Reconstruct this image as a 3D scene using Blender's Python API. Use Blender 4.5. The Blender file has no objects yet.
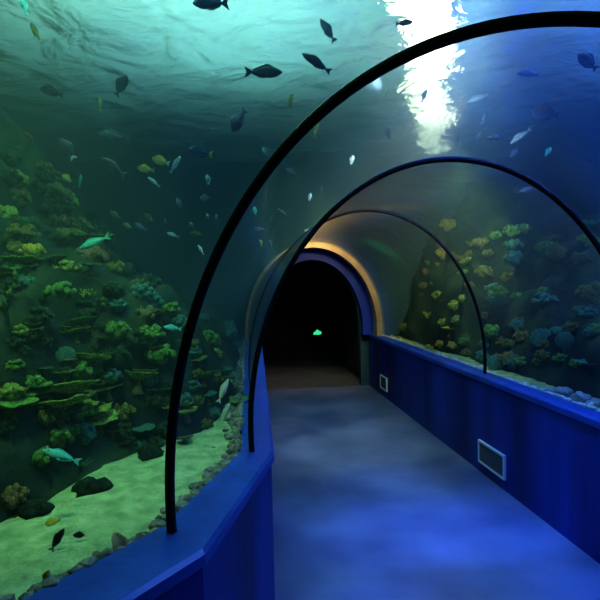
import bpy, bmesh, math, random
from mathutils import Vector, Matrix, noise
from mathutils.bvhtree import BVHTree
random.seed(7)
sc = bpy.context.scene
col = sc.collection
PI = math.pi

# ------------------------------------------------------------------ helpers
def link(name, me, mat=None, parent=None):
    o = bpy.data.objects.new(name, me)
    col.objects.link(o)
    if mat is not None:
        me.materials.clear(); me.materials.append(mat)
    if parent is not None: o.parent = parent
    return o
def mesh_from(name, verts, faces, smooth=True):
    me = bpy.data.meshes.new(name)
    me.from_pydata([tuple(v) for v in verts], [], faces)
    me.update()
    if smooth:
        for p in me.polygons: p.use_smooth = True
    return me
def mesh_bm(name, bm, smooth=True):
    bmesh.ops.recalc_face_normals(bm, faces=bm.faces)
    me = bpy.data.meshes.new(name); bm.to_mesh(me); bm.free()
    if smooth:
        for p in me.polygons: p.use_smooth = True
    return me
def tag(o, label=None, cat=None, group=None, kind=None):
    if label: o['label'] = label
    if cat: o['category'] = cat
    if group: o['group'] = group
    if kind: o['kind'] = kind
    return o
def empty(name, loc):
    o = bpy.data.objects.new(name, None); col.objects.link(o)
    o.location = loc; o.empty_display_size = .05
    return o
def sstep(a, b, x):
    t = max(0, min(1, (x-a)/(b-a))); return t*t*(3-2*t)
def lerp(a, b, t): return a+(b-a)*t

# ------------------------------------------------------------------ camera
F = 482.0
yaw, pit, rol = math.radians(-4.3816), math.radians(-1.7441), math.radians(1.3415)
cy, sy, cp, sp, cr, sr = math.cos(yaw), math.sin(yaw), math.cos(pit), math.sin(pit), math.cos(rol), math.sin(rol)
ax = Vector((cy, -sy, 0)); ay = Vector((sy, cy, 0)); az = Vector((0, 0, 1))
fwd = ay*cp + az*sp
upv = ay*(-sp) + az*cp
CR = ax*cr - upv*sr
CU = ax*sr + upv*cr
EYE = Vector((0, 0, 1.5))
cam = bpy.data.cameras.new('camera'); co = bpy.data.objects.new('camera', cam); col.objects.link(co)
M = Matrix.Identity(4)
for i in range(3):
    M[i][0] = CR[i]; M[i][1] = CU[i]; M[i][2] = -fwd[i]; M[i][3] = EYE[i]
co.matrix_world = M
cam.sensor_width = 36; cam.lens = 36*F/600; cam.clip_start = .02; cam.clip_end = 100
sc.camera = co
def ray(px, py): return fwd + CR*((px-300)/F) + CU*((300-py)/F)
def at(px, py, d): return EYE + ray(px, py)*d
def on_z(px, py, z):
    r = ray(px, py); return EYE + r*((z-1.5)/r.z)

# ------------------------------------------------------------------ materials
def new_mat(name):
    m = bpy.data.materials.new(name); m.use_nodes = True
    nt = m.node_tree; nt.nodes.clear()
    return m, nt, nt.nodes, nt.links
def N(ns, t, **kw):
    n = ns.new(t)
    for k, v in kw.items():
        if k.startswith('i_'): n.inputs[k[2:].replace('_', ' ')].default_value = v
        else: setattr(n, k, v)
    return n
def rgba(c): return (c[0], c[1], c[2], 1)
def ramp(ns, stops):
    r = ns.new('ShaderNodeValToRGB'); e = r.color_ramp.elements
    while len(e) < len(stops): e.new(.5)
    for k, (p, c) in enumerate(stops): e[k].position = p; e[k].color = rgba(c)
    return r
_mc = {}
def mat_noise(name, c1, c2, scale=8, rough=.7, bump=.3, bscale=None, detail=4, spec=.3, stretch=(1, 1, 1), c3=None):
    if name in _mc: return _mc[name]
    m, nt, ns, ls = new_mat(name)
    out = N(ns, 'ShaderNodeOutputMaterial'); b = N(ns, 'ShaderNodeBsdfPrincipled')
    b.inputs['Roughness'].default_value = rough; b.inputs['Specular IOR Level'].default_value = spec
    tc = N(ns, 'ShaderNodeTexCoord'); mp = N(ns, 'ShaderNodeMapping'); mp.inputs['Scale'].default_value = stretch
    ls.new(tc.outputs['Object'], mp.inputs['Vector'])
    nz = N(ns, 'ShaderNodeTexNoise', i_Scale=scale, i_Detail=detail); ls.new(mp.outputs[0], nz.inputs['Vector'])
    st = [(.32, c1), (.68, c2)] if c3 is None else [(.28, c1), (.5, c2), (.72, c3)]
    r = ramp(ns, st); ls.new(nz.outputs['Fac'], r.inputs[0]); ls.new(r.outputs[0], b.inputs['Base Color'])
    if bump:
        n2 = N(ns, 'ShaderNodeTexNoise', i_Scale=bscale or scale*4, i_Detail=3); ls.new(mp.outputs[0], n2.inputs['Vector'])
        bp = N(ns, 'ShaderNodeBump', i_Strength=bump, i_Distance=.02); ls.new(n2.outputs['Fac'], bp.inputs['Height'])
        ls.new(bp.outputs[0], b.inputs['Normal'])
    ls.new(b.outputs[0], out.inputs['Surface'])
    _mc[name] = m
    return m
def mat_plain(name, c, rough=.5, spec=.4, metal=0, emit=None, estr=0):
    if name in _mc: return _mc[name]
    m, nt, ns, ls = new_mat(name)
    out = N(ns, 'ShaderNodeOutputMaterial'); b = N(ns, 'ShaderNodeBsdfPrincipled')
    nz = N(ns, 'ShaderNodeTexNoise', i_Scale=20); tc = N(ns, 'ShaderNodeTexCoord'); ls.new(tc.outputs['Object'], nz.inputs['Vector'])
    r = ramp(ns, [(.3, tuple(x*.85 for x in c)), (.7, c)]); ls.new(nz.outputs['Fac'], r.inputs[0]); ls.new(r.outputs[0], b.inputs['Base Color'])
    b.inputs['Roughness'].default_value = rough; b.inputs['Specular IOR Level'].default_value = spec; b.inputs['Metallic'].default_value = metal
    if emit:
        b.inputs['Emission Color'].default_value = rgba(emit); b.inputs['Emission Strength'].default_value = estr
    ls.new(b.outputs[0], out.inputs['Surface'])
    _mc[name] = m
    return m

def mat_glass(k, bs, rg=.08, ex=5):
    m, nt, ns, ls = new_mat('acrylic')
    out = N(ns, 'ShaderNodeOutputMaterial'); mx = N(ns, 'ShaderNodeMixShader')
    tr = N(ns, 'ShaderNodeBsdfTransparent'); tr.inputs[0].default_value = (.93, .97, 1, 1)
    gl = N(ns, 'ShaderNodeBsdfGlossy', i_Roughness=rg); gl.inputs['Color'].default_value = (.9, .93, 1, 1)
    tc = N(ns, 'ShaderNodeTexCoord'); mp = N(ns, 'ShaderNodeMapping'); mp.inputs['Scale'].default_value = (.6, 5, .6)
    nz = N(ns, 'ShaderNodeTexNoise', i_Scale=3.0, i_Detail=4)
    ls.new(tc.outputs['Object'], mp.inputs[0]); ls.new(mp.outputs[0], nz.inputs['Vector'])
    bp = N(ns, 'ShaderNodeBump', i_Strength=bs, i_Distance=.03); ls.new(nz.outputs['Fac'], bp.inputs['Height']); ls.new(bp.outputs[0], gl.inputs['Normal'])
    fr = N(ns, 'ShaderNodeLayerWeight', i_Blend=.5)
    pw = N(ns, 'ShaderNodeMath', operation='POWER'); pw.inputs[1].default_value = ex; ls.new(fr.outputs['Facing'], pw.inputs[0])
    mu = N(ns, 'ShaderNodeMath', operation='MULTIPLY_ADD'); mu.inputs[1].default_value = k; mu.inputs[2].default_value = .015
    ls.new(pw.outputs[0], mu.inputs[0]); ls.new(mu.outputs[0], mx.inputs[0])
    ls.new(tr.outputs[0], mx.inputs[1]); ls.new(gl.outputs[0], mx.inputs[2]); ls.new(mx.outputs[0], out.inputs['Surface'])
    return m
def mat_water_volume():
    m, nt, ns, ls = new_mat('water_body')
    out = N(ns, 'ShaderNodeOutputMaterial')
    sca = N(ns, 'ShaderNodeVolumeScatter', i_Density=.105, i_Anisotropy=.15); sca.inputs['Color'].default_value = (.46, .80, .92, 1)
    ab = N(ns, 'ShaderNodeVolumeAbsorption', i_Density=.26); ab.inputs['Color'].default_value = (.15, .70, .76, 1)
    ad = N(ns, 'ShaderNodeAddShader'); ls.new(sca.outputs[0], ad.inputs[0]); ls.new(ab.outputs[0], ad.inputs[1])
    ls.new(ad.outputs[0], out.inputs['Volume'])
    return m
def mat_water_surface():
    m, nt, ns, ls = new_mat('rippled_water_surface')
    out = N(ns, 'ShaderNodeOutputMaterial')
    tc = N(ns, 'ShaderNodeTexCoord')
    mp = N(ns, 'ShaderNodeMapping'); mp.inputs['Scale'].default_value = (1, 1, 1); ls.new(tc.outputs['Object'], mp.inputs[0])
    n1 = N(ns, 'ShaderNodeTexNoise', i_Scale=2.2, i_Detail=5, i_Distortion=.6); ls.new(mp.outputs[0], n1.inputs['Vector'])
    bp = N(ns, 'ShaderNodeBump', i_Strength=1, i_Distance=.26); ls.new(n1.outputs['Fac'], bp.inputs['Height'])
    tr = N(ns, 'ShaderNodeBsdfTransparent')
    rf = N(ns, 'ShaderNodeBsdfRefraction', i_Roughness=.26, i_IOR=1.2)
    gl = N(ns, 'ShaderNodeBsdfGlossy', i_Roughness=.12)
    tl = N(ns, 'ShaderNodeBsdfTranslucent'); tl.inputs[0].default_value = (.8, .9, .9, 1)
    for s in (rf, gl, tl): ls.new(bp.outputs[0], s.inputs['Normal'])
    def mix(a, b, f):
        x = N(ns, 'ShaderNodeMixShader'); x.inputs[0].default_value = f; ls.new(a.outputs[0], x.inputs[1]); ls.new(b.outputs[0], x.inputs[2]); return x
    n2 = N(ns, 'ShaderNodeTexNoise', i_Scale=4.0, i_Detail=4, i_Distortion=1.2); ls.new(mp.outputs[0], n2.inputs['Vector'])
    r2 = ramp(ns, [(.50, (.02, .02, .02)), (.74, (.75, .75, .75))]); ls.new(n2.outputs['Fac'], r2.inputs[0])
    a = mix(rf, tr, .5); ls.new(r2.outputs[0], a.inputs[0])
    b = mix(a, tl, .19)
    lw = N(ns, 'ShaderNodeLayerWeight', i_Blend=.5)
    r3 = ramp(ns, [(.45, (.12, .12, .12)), (.76, (.93, .93, .93))]); ls.new(lw.outputs['Facing'], r3.inputs[0])
    c = mix(b, gl, .3); ls.new(r3.outputs[0], c.inputs[0])
    ls.new(c.outputs[0], out.inputs['Surface'])
    return m

M_BLUE = mat_noise('blue_wall_paint', (.002, .010, .085), (.011, .050, .34), 2.6, .45, .12, 30, 3, .3, (1, 1, .12))  # vertical bands in the paint imitate uneven light along the wall
M_CAP = mat_noise('blue_cap_paint', (.011, .052, .30), (.022, .09, .44), 5, .38, .1, 40, 4, .45)
M_FLOOR = mat_noise('grey_blue_floor', (.06, .085, .16), (.165, .20, .30), 1.6, .38, .06, 20, 5, .35)
M_FLOOR2 = mat_noise('grey_corridor_floor', (.045, .05, .055), (.085, .09, .10), 2, .5, .05)
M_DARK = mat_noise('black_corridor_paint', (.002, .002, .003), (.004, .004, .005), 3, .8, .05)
M_RIB = mat_noise('black_arch_seal', (.004, .004, .006), (.010, .010, .014), 9, .65, .05, 40, spec=.15)
M_SAND = mat_noise('green_lit_sand', (.20, .30, .14), (.44, .56, .28), 14, .95, .6, 60, 6, .05)  # pale sand with the green lamplight tinted into its colour
M_GRAVEL = mat_noise('grey_gravel', (.06, .06, .05), (.34, .32, .26), 18, .9, .5, 60)
M_ROCK = mat_noise('dark_reef_rock', (.004, .010, .008), (.018, .034, .022), 3.2, .95, .9, 14, 6, .05, c3=(.06, .09, .035))
M_TANK = mat_noise('tank_wall_paint', (.01, .04, .05), (.02, .07, .08), 1.2, .8, .1)
M_WHITE = mat_plain('white_vent_paint', (.62, .66, .72), .45)
M_VENTIN = mat_plain('dark_vent_opening', (.03, .035, .05), .7)
M_GLASS = mat_glass(.8, .06); M_GLASS_FAR = mat_glass(1.0, .12, .15, 2.7)

# ------------------------------------------------------------------ tunnel layout
H = .768
ZC = .8615
def foot_dir(a): return Vector((math.cos(a), math.sin(a), 0))
ARCH = [  # centre, yaw, half width, rise
    (Vector((.3492, 1.1089, 0)), math.radians(-18.34), .9076, 1.1969),
    (Vector((.5258, 2.2386, 0)), math.radians(9.01), .9299, 1.1915),
    (Vector((.2443, 3.7433, 0)), math.radians(9.33), .9252, 1.1995)]
axis_far = Vector((-.182, .983, 0)).normalized()
_l1 = Vector((-.5097, 1.3937, 0)); _l0 = on_z(45, 600, H); _l0.z = 0
axis_near = (_l1-_l0).normalized()   # before the first arch the tunnel comes in from the left
END = (ARCH[2][0] + axis_far*3.3 - Vector((.02, 0, 0)), math.radians(10.0), .925, 1.197)
yw_b = math.atan2(-axis_near.x, axis_near.y)
BEHIND = (_l1-axis_near*3.0+foot_dir(yw_b)*.92*math.cos(math.asin((H-ZC)/1.197)), yw_b, .92, 1.197)
print('near axis', math.degrees(yw_b), BEHIND[0])
def arch_pts(a, n=48, dr=0, z0=H):
    c, yw, R, b = a
    t0 = math.asin((z0-ZC)/(b+dr))
    u = foot_dir(yw)
    return [c + u*((R+dr)*math.cos(t)) + Vector((0, 0, ZC+(b+dr)*math.sin(t)))
            for t in [lerp(PI-t0, t0, k/n) for k in range(n+1)]]
def loft(name, rings, flip=False):
    n = len(rings[0]); v = [p for r in rings for p in r]; f = []
    for i in range(len(rings)-1):
        for j in range(n-1):
            q = (i*n+j, i*n+j+1, (i+1)*n+j+1, (i+1)*n+j)
            f.append(q[::-1] if flip else q)
    return mesh_from(name, v, f)
SEQ = [BEHIND, ARCH[0], ARCH[1], ARCH[2], END]
for k in range(4):
    o = link('window_%d' % (k+1), loft('window', [arch_pts(SEQ[k], 64), arch_pts(SEQ[k+1], 64)]), M_GLASS if k < 2 else M_GLASS_FAR)
    tag(o, kind='structure')
# black joints
def rib(a, w, dep, label):
    c, yw, R, b = a
    nrm = Vector((-math.sin(yw), math.cos(yw), 0))
    inn = arch_pts(a, 72, -w*.5, H-.004); out = arch_pts(a, 72, w*.5, H-.004)
    rings = []
    n = len(inn); v = []; f = []
    for p, q in zip(inn, out):
        m = (q-p)*.12
        v += [p+m-nrm*dep, q-m-nrm*dep, q-nrm*dep*.6, q+nrm*dep*.6, q-m+nrm*dep, p+m+nrm*dep, p+nrm*dep*.6, p-nrm*dep*.6]
    for i in range(n-1):
        for j in range(8):
            f.append((i*8+j, i*8+(j+1) % 8, (i+1)*8+(j+1) % 8, (i+1)*8+j))
    f.append(tuple(range(8))[::-1]); f.append(tuple((n-1)*8+j for j in range(8)))
    bm = bmesh.new(); me = mesh_from('arch_joint', v, f); bm.from_mesh(me)
    o = link('arch_joint', mesh_bm('arch_joint', bm), M_RIB)
    return tag(o, label, 'arch', 'black joints between the glass sections')
rib(ARCH[0], .026, .011, 'thick black arch joint nearest the entrance, spanning from the angled left wall')
rib(ARCH[1], .024, .009, 'thin black arch joint second along the tunnel, standing at the bend in the left wall')
rib(ARCH[2], .022, .009, 'thin black arch joint deepest in the tunnel, its leg ending by the yellow corals')

# ------------------------------------------------------------------ low walls
fl = lambda a, s: a[0] + foot_dir(a[1])*(s*a[2]*math.cos(math.asin((H-ZC)/a[3])))
LO = [fl(BEHIND, -1), fl(ARCH[0], -1), fl(ARCH[1], -1), fl(ARCH[2], -1), fl(END, -1)]
RO = [fl(BEHIND, 1), fl(ARCH[0], 1), fl(ARCH[1], 1), fl(ARCH[2], 1), fl(END, 1)]
l1 = on_z(205, 550, H); l2 = on_z(274, 451, H)
Lx = lambda y: .0619-.1687*y
l0 = l1 + (LO[0]-LO[1])*.95; l0.z = H
LI = [l0, l1, l2, Vector((Lx(LO[3].y-.0), LO[3].y, H)), Vector((Lx(LO[4].y), LO[4].y, H))]
Rx = lambda y: 1.845-.1965*y
RI = [RO[0]-foot_dir(yw_b)*.065, RO[1]-foot_dir(ARCH[0][1])*.065, Vector((Rx(RO[2].y), RO[2].y, H)), Vector((Rx(RO[3].y), RO[3].y, H)), Vector((Rx(RO[4].y), RO[4].y, H))]
def flat(p, z): return Vector((p.x, p.y, z))
def low_wall(name, inner, outer, sgn):
    # body with a slightly proud cap
    v = []; f = []
    for p, q in zip(inner, outer):
        d = (flat(q, 0)-flat(p, 0)).normalized()
        q2 = flat(q, 0)+d*.05
        ii = flat(p, 0)+d*.012
        v += [flat(ii, 0), flat(ii, H-.05), flat(q2, H-.05), flat(q2, 0)]
    n = 4
    for i in range(len(inner)-1):
        for j in range(4):
            f.append((i*n+j, i*n+(j+1) % n, (i+1)*n+(j+1) % n, (i+1)*n+j))
    f += [(0, 1, 2, 3), tuple((len(inner)-1)*n+j for j in (3, 2, 1, 0))]
    bm = bmesh.new(); bm.from_mesh(mesh_from(name, v, f, False))
    w = link(name, mesh_bm(name, bm, False), M_BLUE); tag(w, kind='structure')
    v = []; f = []
    for p, q in zip(inner, outer):
        d = (flat(q, 0)-flat(p, 0)).normalized(); q2 = flat(q, 0)+d*.05; p = flat(p, 0)
        v += [flat(p+d*.012, H-.052), flat(p, H-.045), flat(p, H-.012), flat(p+d*.012, H), flat(q2, H), flat(q2, H-.052)]
    n = 6
    for i in range(len(inner)-1):
        for j in range(n):
            f.append((i*n+j, i*n+(j+1) % n, (i+1)*n+(j+1) % n, (i+1)*n+j))
    f += [tuple(range(n)), tuple((len(inner)-1)*n+j for j in range(n))[::-1]]
    bm = bmesh.new(); bm.from_mesh(mesh_from(name, v, f, False))
    c = link('wall_cap', mesh_bm('wall_cap', bm, False), M_CAP, w)
    return w
low_wall('wall_left', LI, LO, -1)
low_wall('wall_right', RI, RO, 1)
# floor
def slab(name, poly, z0, z1, mat):
    n = len(poly); v = [flat(p, z0) for p in poly]+[flat(p, z1) for p in poly]
    f = [tuple(range(n))[::-1], tuple(range(n, 2*n))]+[(i, (i+1) % n, n+(i+1) % n, n+i) for i in range(n)]
    bm = bmesh.new(); bm.from_mesh(mesh_from(name, v, f, False))
    o = link(name, mesh_bm(name, bm, False), mat); return tag(o, kind='structure')
OV = .02
slab('floor', [p+Vector((-OV, 0, 0)) for p in LI]+[p+Vector((OV, 0, 0)) for p in RI[::-1]], -.08, 0, M_FLOOR)

# ------------------------------------------------------------------ dark corridor beyond the far end
ue = foot_dir(END[1]); ne = Vector((-ue.y, ue.x, 0)); ce = END[0]
def W(a, b, z): return ce + ue*a + ne*b + Vector((0, 0, z))
def quadbox(name, p0, p1, mat, kind='structure'):
    (a0, b0, z0), (a1, b1, z1) = p0, p1
    v = [W(a, b, z) for z in (z0, z1) for b in (b0, b1) for a in (a0, a1)]
    f = [(0, 1, 3, 2), (4, 6, 7, 5), (0, 4, 5, 1), (2, 3, 7, 6), (0, 2, 6, 4), (1, 5, 7, 3)]
    bm = bmesh.new(); bm.from_mesh(mesh_from(name, v, f, False))
    o = link(name, mesh_bm(name, bm, False), mat)
    if kind: tag(o, kind=kind)
    return o
CL, CRR, CB = -.95, .80, 2.5
quadbox('floor_corridor', (CL-.1, .0, -.08), (CRR+.2, CB+.1, .004), M_FLOOR2)
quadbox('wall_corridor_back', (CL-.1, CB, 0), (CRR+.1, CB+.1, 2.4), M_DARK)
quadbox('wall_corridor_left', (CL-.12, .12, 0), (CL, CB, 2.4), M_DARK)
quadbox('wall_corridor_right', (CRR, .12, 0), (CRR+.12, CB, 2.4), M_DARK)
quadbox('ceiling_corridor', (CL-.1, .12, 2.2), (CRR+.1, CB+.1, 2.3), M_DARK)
# end wall with an arched opening, blue collar around it
def arch_wall(name, R, b, x0, x1, ztop, b0, b1, mat):
    n = 40; v = []; f = []
    for bb in (b0, b1):
        inner = []; outer = []
        for k in range(n+1):
            t = lerp(PI, 0, k/n)
            p = (R*math.cos(t), ZC+b*math.sin(t)); inner.append(p)
            s = max(abs(math.cos(t))/max(abs(x0), 1e-6), math.sin(t)/(ztop-ZC), 1e-6)
            outer.append((math.cos(t)/s, ZC+math.sin(t)/s))
        inner = [(-R, 0)]+inner+[(R, 0)]; outer = [(x0, 0)]+outer+[(x1, 0)]
        v += [W(a, bb, z) for a, z in inner]+[W(a, bb, z) for a, z in outer]
    m = n+3
    for k in range(m-1):
        f += [(k, k+1, m+k+1, m+k), (2*m+k, 3*m+k, 3*m+k+1, 2*m+k+1), (k, 2*m+k, 2*m+k+1, k+1), (m+k, m+k+1, 3*m+k+1, 3*m+k)]
    bm = bmesh.new(); bm.from_mesh(mesh_from(name, v, f, False))
    o = link(name, mesh_bm(name, bm, False), mat); return o
tag(arch_wall('wall_far_end', .72, .99, -8.5, 8.5, 4.2, .0, .12, M_TANK), kind='structure')
def collar(name, d0, d1, b0, b1, mat, seg=56, z0=H):
    o_, i_ = arch_pts(END, seg, d0, z0), arch_pts(END, seg, d1, z0)
    v = []; f = []
    n = len(o_)
    for p, q in zip(o_, i_): v += [p-ne*b0, q-ne*b0, q-ne*b1, p-ne*b1]
    for i in range(n-1):
        for j in range(4): f.append((i*4+j, i*4+(j+1) % 4, (i+1)*4+(j+1) % 4, (i+1)*4+j))
    f += [(0, 1, 2, 3), tuple((n-1)*4+j for j in (3, 2, 1, 0))]
    bm = bmesh.new(); bm.from_mesh(mesh_from('collar', v, f, False))
    return tag(link(name, mesh_bm('collar', bm, False), mat), kind='structure')
M_TAN = mat_noise('tan_ring_paint', (.34, .24, .12), (.55, .42, .22), 4, .6, .1)
collar('trim_1', .03, -.045, .36, .16, M_TAN)  # gold rim, widened and brightened so its reflection browns the glass ceiling
collar('trim_2', .03, -.20, .17, .0, M_BLUE)
# exit sign, low on the corridor's back wall
M_SIGN = mat_plain('green_sign_face', (.02, .5, .2), .4, emit=(.06, 1, .42), estr=.7)
def box_mesh(name, sx, sy_, sz, bev=.004):
    bm = bmesh.new(); bmesh.ops.create_cube(bm, size=1)
    for v_ in bm.verts: v_.co = Vector((v_.co.x*sx, v_.co.y*sy_, v_.co.z*sz))
    if bev: bmesh.ops.bevel(bm, geom=bm.edges[:], offset=bev, segments=2, affect='EDGES')
    return mesh_bm(name, bm, False)
pS = at(317, 332, 9.0)
r_ = ray(317, 332); tS = (W(0, CB, 0)-EYE).dot(ne)/r_.dot(ne); pS = EYE+r_*tS
sg = empty('exit_sign', pS-ne*.03); sg.rotation_euler = (0, 0, END[1])
tag(sg, 'small glowing green exit sign low on the dark wall at the end of the corridor', 'sign')
link('housing', box_mesh('housing', .24, .05, .16), M_DARK, sg)
pic = link('pictogram', None, None, sg) if False else None
bm = bmesh.new()     # running figure and arrow cut as glowing shapes
def poly(bm, pts, y=-.028):
    vs = [bm.verts.new((x, y, z)) for x, z in pts]; bm.faces.new(vs)
poly(bm, [(-.085, -.045), (.02, -.05), (.075, -.04), (.085, .0), (.05, .028), (.02, .03), (.01, .055), (-.02, .05), (-.03, .02), (-.07, .008)])
link('glowing_face', mesh_bm('glowing_face', bm, False), M_SIGN, sg)

# ------------------------------------------------------------------ vents in the right wall
dw = (RI[3]-RI[2]).normalized()
def vent(px0, py_top, px1, label):
    def on_wall(px, py):
        nrm = Vector((dw.y, -dw.x, 0)); r = ray(px, py); t = (RI[2]-EYE).dot(nrm)/r.dot(nrm); return EYE+r*t
    a = on_wall(px0, py_top[0]); b = on_wall(px1, py_top[1]); a2 = on_wall(px0, py_top[2]); b2 = on_wall(px1, py_top[3])
    w = (flat(a, 0)-flat(b, 0)).length; zt = (a.z+b.z)/2; zb = (a2.z+b2.z)/2; h = zt-zb
    c = (flat(a, 0)+flat(b, 0))/2
    root = empty('air_vent', flat(c, zb)+Vector((.004, 0, 0)))
    root.rotation_euler = (0, 0, math.atan2(dw.y, dw.x)-PI)
    # local: +x toward the viewer along the wall, +y ... the face looks along -y or +y
    tag(root, label, 'vent', 'white framed vents in the right wall')
    side = 1 if (root.rotation_euler.to_matrix() @ Vector((0, 1, 0))).x < 0 else -1
    t = .014
    bm = bmesh.new()
    for (x0, x1, z0, z1) in ((-w/2, w/2, h-t, h), (-w/2, w/2, 0, t), (-w/2, -w/2+t, t, h-t), (w/2-t, w/2, t, h-t)):
        r = bmesh.ops.create_cube(bm, size=1)
        for v_ in r['verts']: v_.co = Vector((lerp(x0, x1, v_.co.x+.5), side*(.006+v_.co.y*.02), lerp(z0, z1, v_.co.z+.5)))
    link('frame', mesh_bm('frame', bm, False), M_WHITE, root)
    bm = bmesh.new(); r = bmesh.ops.create_cube(bm, size=1)
    for v_ in r['verts']: v_.co = Vector((v_.co.x*(w-t), side*(-.002+v_.co.y*.006), h/2+v_.co.z*(h-t)))
    link('backing', mesh_bm('backing', bm, False), M_VENTIN, root)
    k = 7
    for i in range(k):
        z = lerp(t, h-t, (i+.5)/k)
        bm = bmesh.new(); r = bmesh.ops.create_cube(bm, size=1)
        for v_ in r['verts']: v_.co = Vector((v_.co.x*(w-2*t), side*(.006+v_.co.y*.012)+v_.co.z*.0, z+v_.co.z*.004-v_.co.y*.008))
        link('slat', mesh_bm('slat', bm, False), M_VENT, root)
M_VENT = mat_plain('grey_slat_paint', (.10, .11, .14), .5)
vent(505, (457, 438, 481.5, 460), 479, 'white framed air vent low on the right wall, the larger and closer one')
vent(387, (378, 374.5, 392, 387), 380.5, 'small pale vent near the floor at the far dark end of the right wall')

# ------------------------------------------------------------------ water
WZ = 3.25; SZ = .70
X0, X1, Y0, Y1 = -7.5, 7.0, -3.6, 8.6
def water_body():
    v = [Vector((x, y, z)) for z in (.05, WZ) for y in (Y0, Y1) for x in (X0, X1)]
    f = [(0, 2, 3, 1), (4, 5, 7, 6), (0, 1, 5, 4), (2, 6, 7, 3), (0, 4, 6, 2), (1, 3, 7, 5)]
    # the hollow left for the tunnel: closed shell facing inward
    rings = []
    for a in SEQ:
        p = arch_pts(a, 64, .012, H)
        u = foot_dir(a[1])
        rings.append([flat(p[0], .0)]+p+[flat(p[-1], .0)])
    rings[0] = [p - axis_near*.3 for p in rings[0]]; rings[-1] = [p + axis_far*.0 for p in rings[-1]]
    rings = rings + [[p+axis_far*4 for p in rings[-1]]]
    base = len(v); n = len(rings[0])
    sh = [p for r in rings for p in r]
    for p in sh: p.z = max(p.z, .08)
    ff = []
    for i in range(len(rings)-1):
        for j in range(n):
            ff.append((i*n+j, i*n+(j+1) % n, (i+1)*n+(j+1) % n, (i+1)*n+j))
    ff += [tuple(range(n)), tuple((len(rings)-1)*n+j for j in range(n))[::-1]]
    bm = bmesh.new(); bm.from_mesh(mesh_from('shell', sh, ff)); bmesh.ops.recalc_face_normals(bm, faces=bm.faces)
    bmesh.ops.reverse_faces(bm, faces=bm.faces)
    me = bpy.data.meshes.new('shell'); bm.to_mesh(me); bm.free()
    v += [x.co.copy() for x in me.vertices]; f += [tuple(i+base for i in p.vertices) for p in me.polygons]
    me = mesh_from('water', v, f, False)
    o = link('water', me, mat_water_volume()); return tag(o, kind='structure')
water_body()
def water_surface():
    nx, ny = 60, 60; v = []; f = []
    for j in range(ny+1):
        for i in range(nx+1):
            x = lerp(X0, X1, i/nx); y = lerp(Y0, Y1, j/ny)
            v.append(Vector((x, y, WZ+.012+.02*noise.noise(Vector((x*1.3, y*1.3, 2))))))
    for j in range(ny):
        for i in range(nx):
            a = j*(nx+1)+i; f.append((a, a+nx+1, a+nx+2, a+1))
    o = link('water_surface', mesh_from('water_surface', v, f), mat_water_surface()); return tag(o, kind='structure')
water_surface()
# tank shell
def plainbox(name, x0, x1, y0, y1, z0, z1, mat):
    bm = bmesh.new(); r = bmesh.ops.create_cube(bm, size=1)
    for v_ in bm.verts: v_.co = Vector((lerp(x0, x1, v_.co.x+.5), lerp(y0, y1, v_.co.y+.5), lerp(z0, z1, v_.co.z+.5)))
    return tag(link(name, mesh_bm(name, bm, False), mat), kind='structure')
plainbox('wall_tank_left', X0-.2, X0, Y0, Y1, 0, 5.6, M_TANK)
plainbox('wall_tank_right', X1, X1+.2, Y0, Y1, 0, 5.6, M_TANK)
plainbox('wall_tank_front', X0-.2, X1+.2, Y0-.2, Y0, 0, 5.6, M_TANK)
plainbox('wall_tank_back', X0-.2, X1+.2, Y1+1.9, Y1+2.1, 0, 5.6, M_TANK)
plainbox('ceiling', X0-.2, X1+.2, Y0-.2, Y1+2.1, 5.6, 5.8, M_DARK)

# ------------------------------------------------------------------ sand and reef
def inside_tunnel(p, mar):
    """is the point within the tunnel (with a margin)?"""
    for a, b in zip(SEQ[:-1], SEQ[1:]):
        ca, cb = a[0], b[0]; ab = Vector(((cb-ca).x,(cb-ca).y)); t = (Vector((p.x,p.y))-Vector((ca.x,ca.y))).dot(ab)/ab.dot(ab)
        if -.15 < t < 1.15:
            q = lerp(Vector((ca.x,ca.y)), Vector((cb.x,cb.y)), t); off = (Vector((p.x,p.y))-q).length
            if p.z < ZC: 
                if off < .95+mar: return True
            elif (off/(.95+mar))**2+((p.z-ZC)/(1.2+mar))**2 < 1: return True
    return False
def seg_side(p, poly):
    """signed distance from a polyline running away from the viewer: positive on its left"""
    best = 1e9; s = 1
    for a, b in zip(poly[:-1], poly[1:]):
        ab = b-a; t = max(0, min(1, (p-a).dot(ab)/ab.dot(ab))); q = a+ab*t; d = (p-q).length
        if d < best:
            best = d; s = 1 if ab.x*(p-a).y-ab.y*(p-a).x > 0 else -1
    return best*s
v2 = lambda p: Vector((p.x, p.y))
BL = [v2(on_z(px, py, SZ)) for px, py in ((0, 536), (55, 518), (88, 500), (121, 479), (165, 457), (205, 443), (247, 424))]
BL = [BL[0]+(BL[0]-BL[2]).normalized()*3.0]+BL+[Vector((-.60, 3.1)), Vector((-.86, 4.6)), Vector((-1.75, 9.5))]
BR = [Vector((2.25, -3.6)), Vector((2.0, .6)), Vector((1.72, 2.2)), Vector((1.42, 3.6)), Vector((.86, 6.6)), Vector((.4, 9.5))]
def fbm(x, y, z, s): return noise.fractal(Vector((x*s, y*s, z*s)), .9, 2.1, 4)
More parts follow.
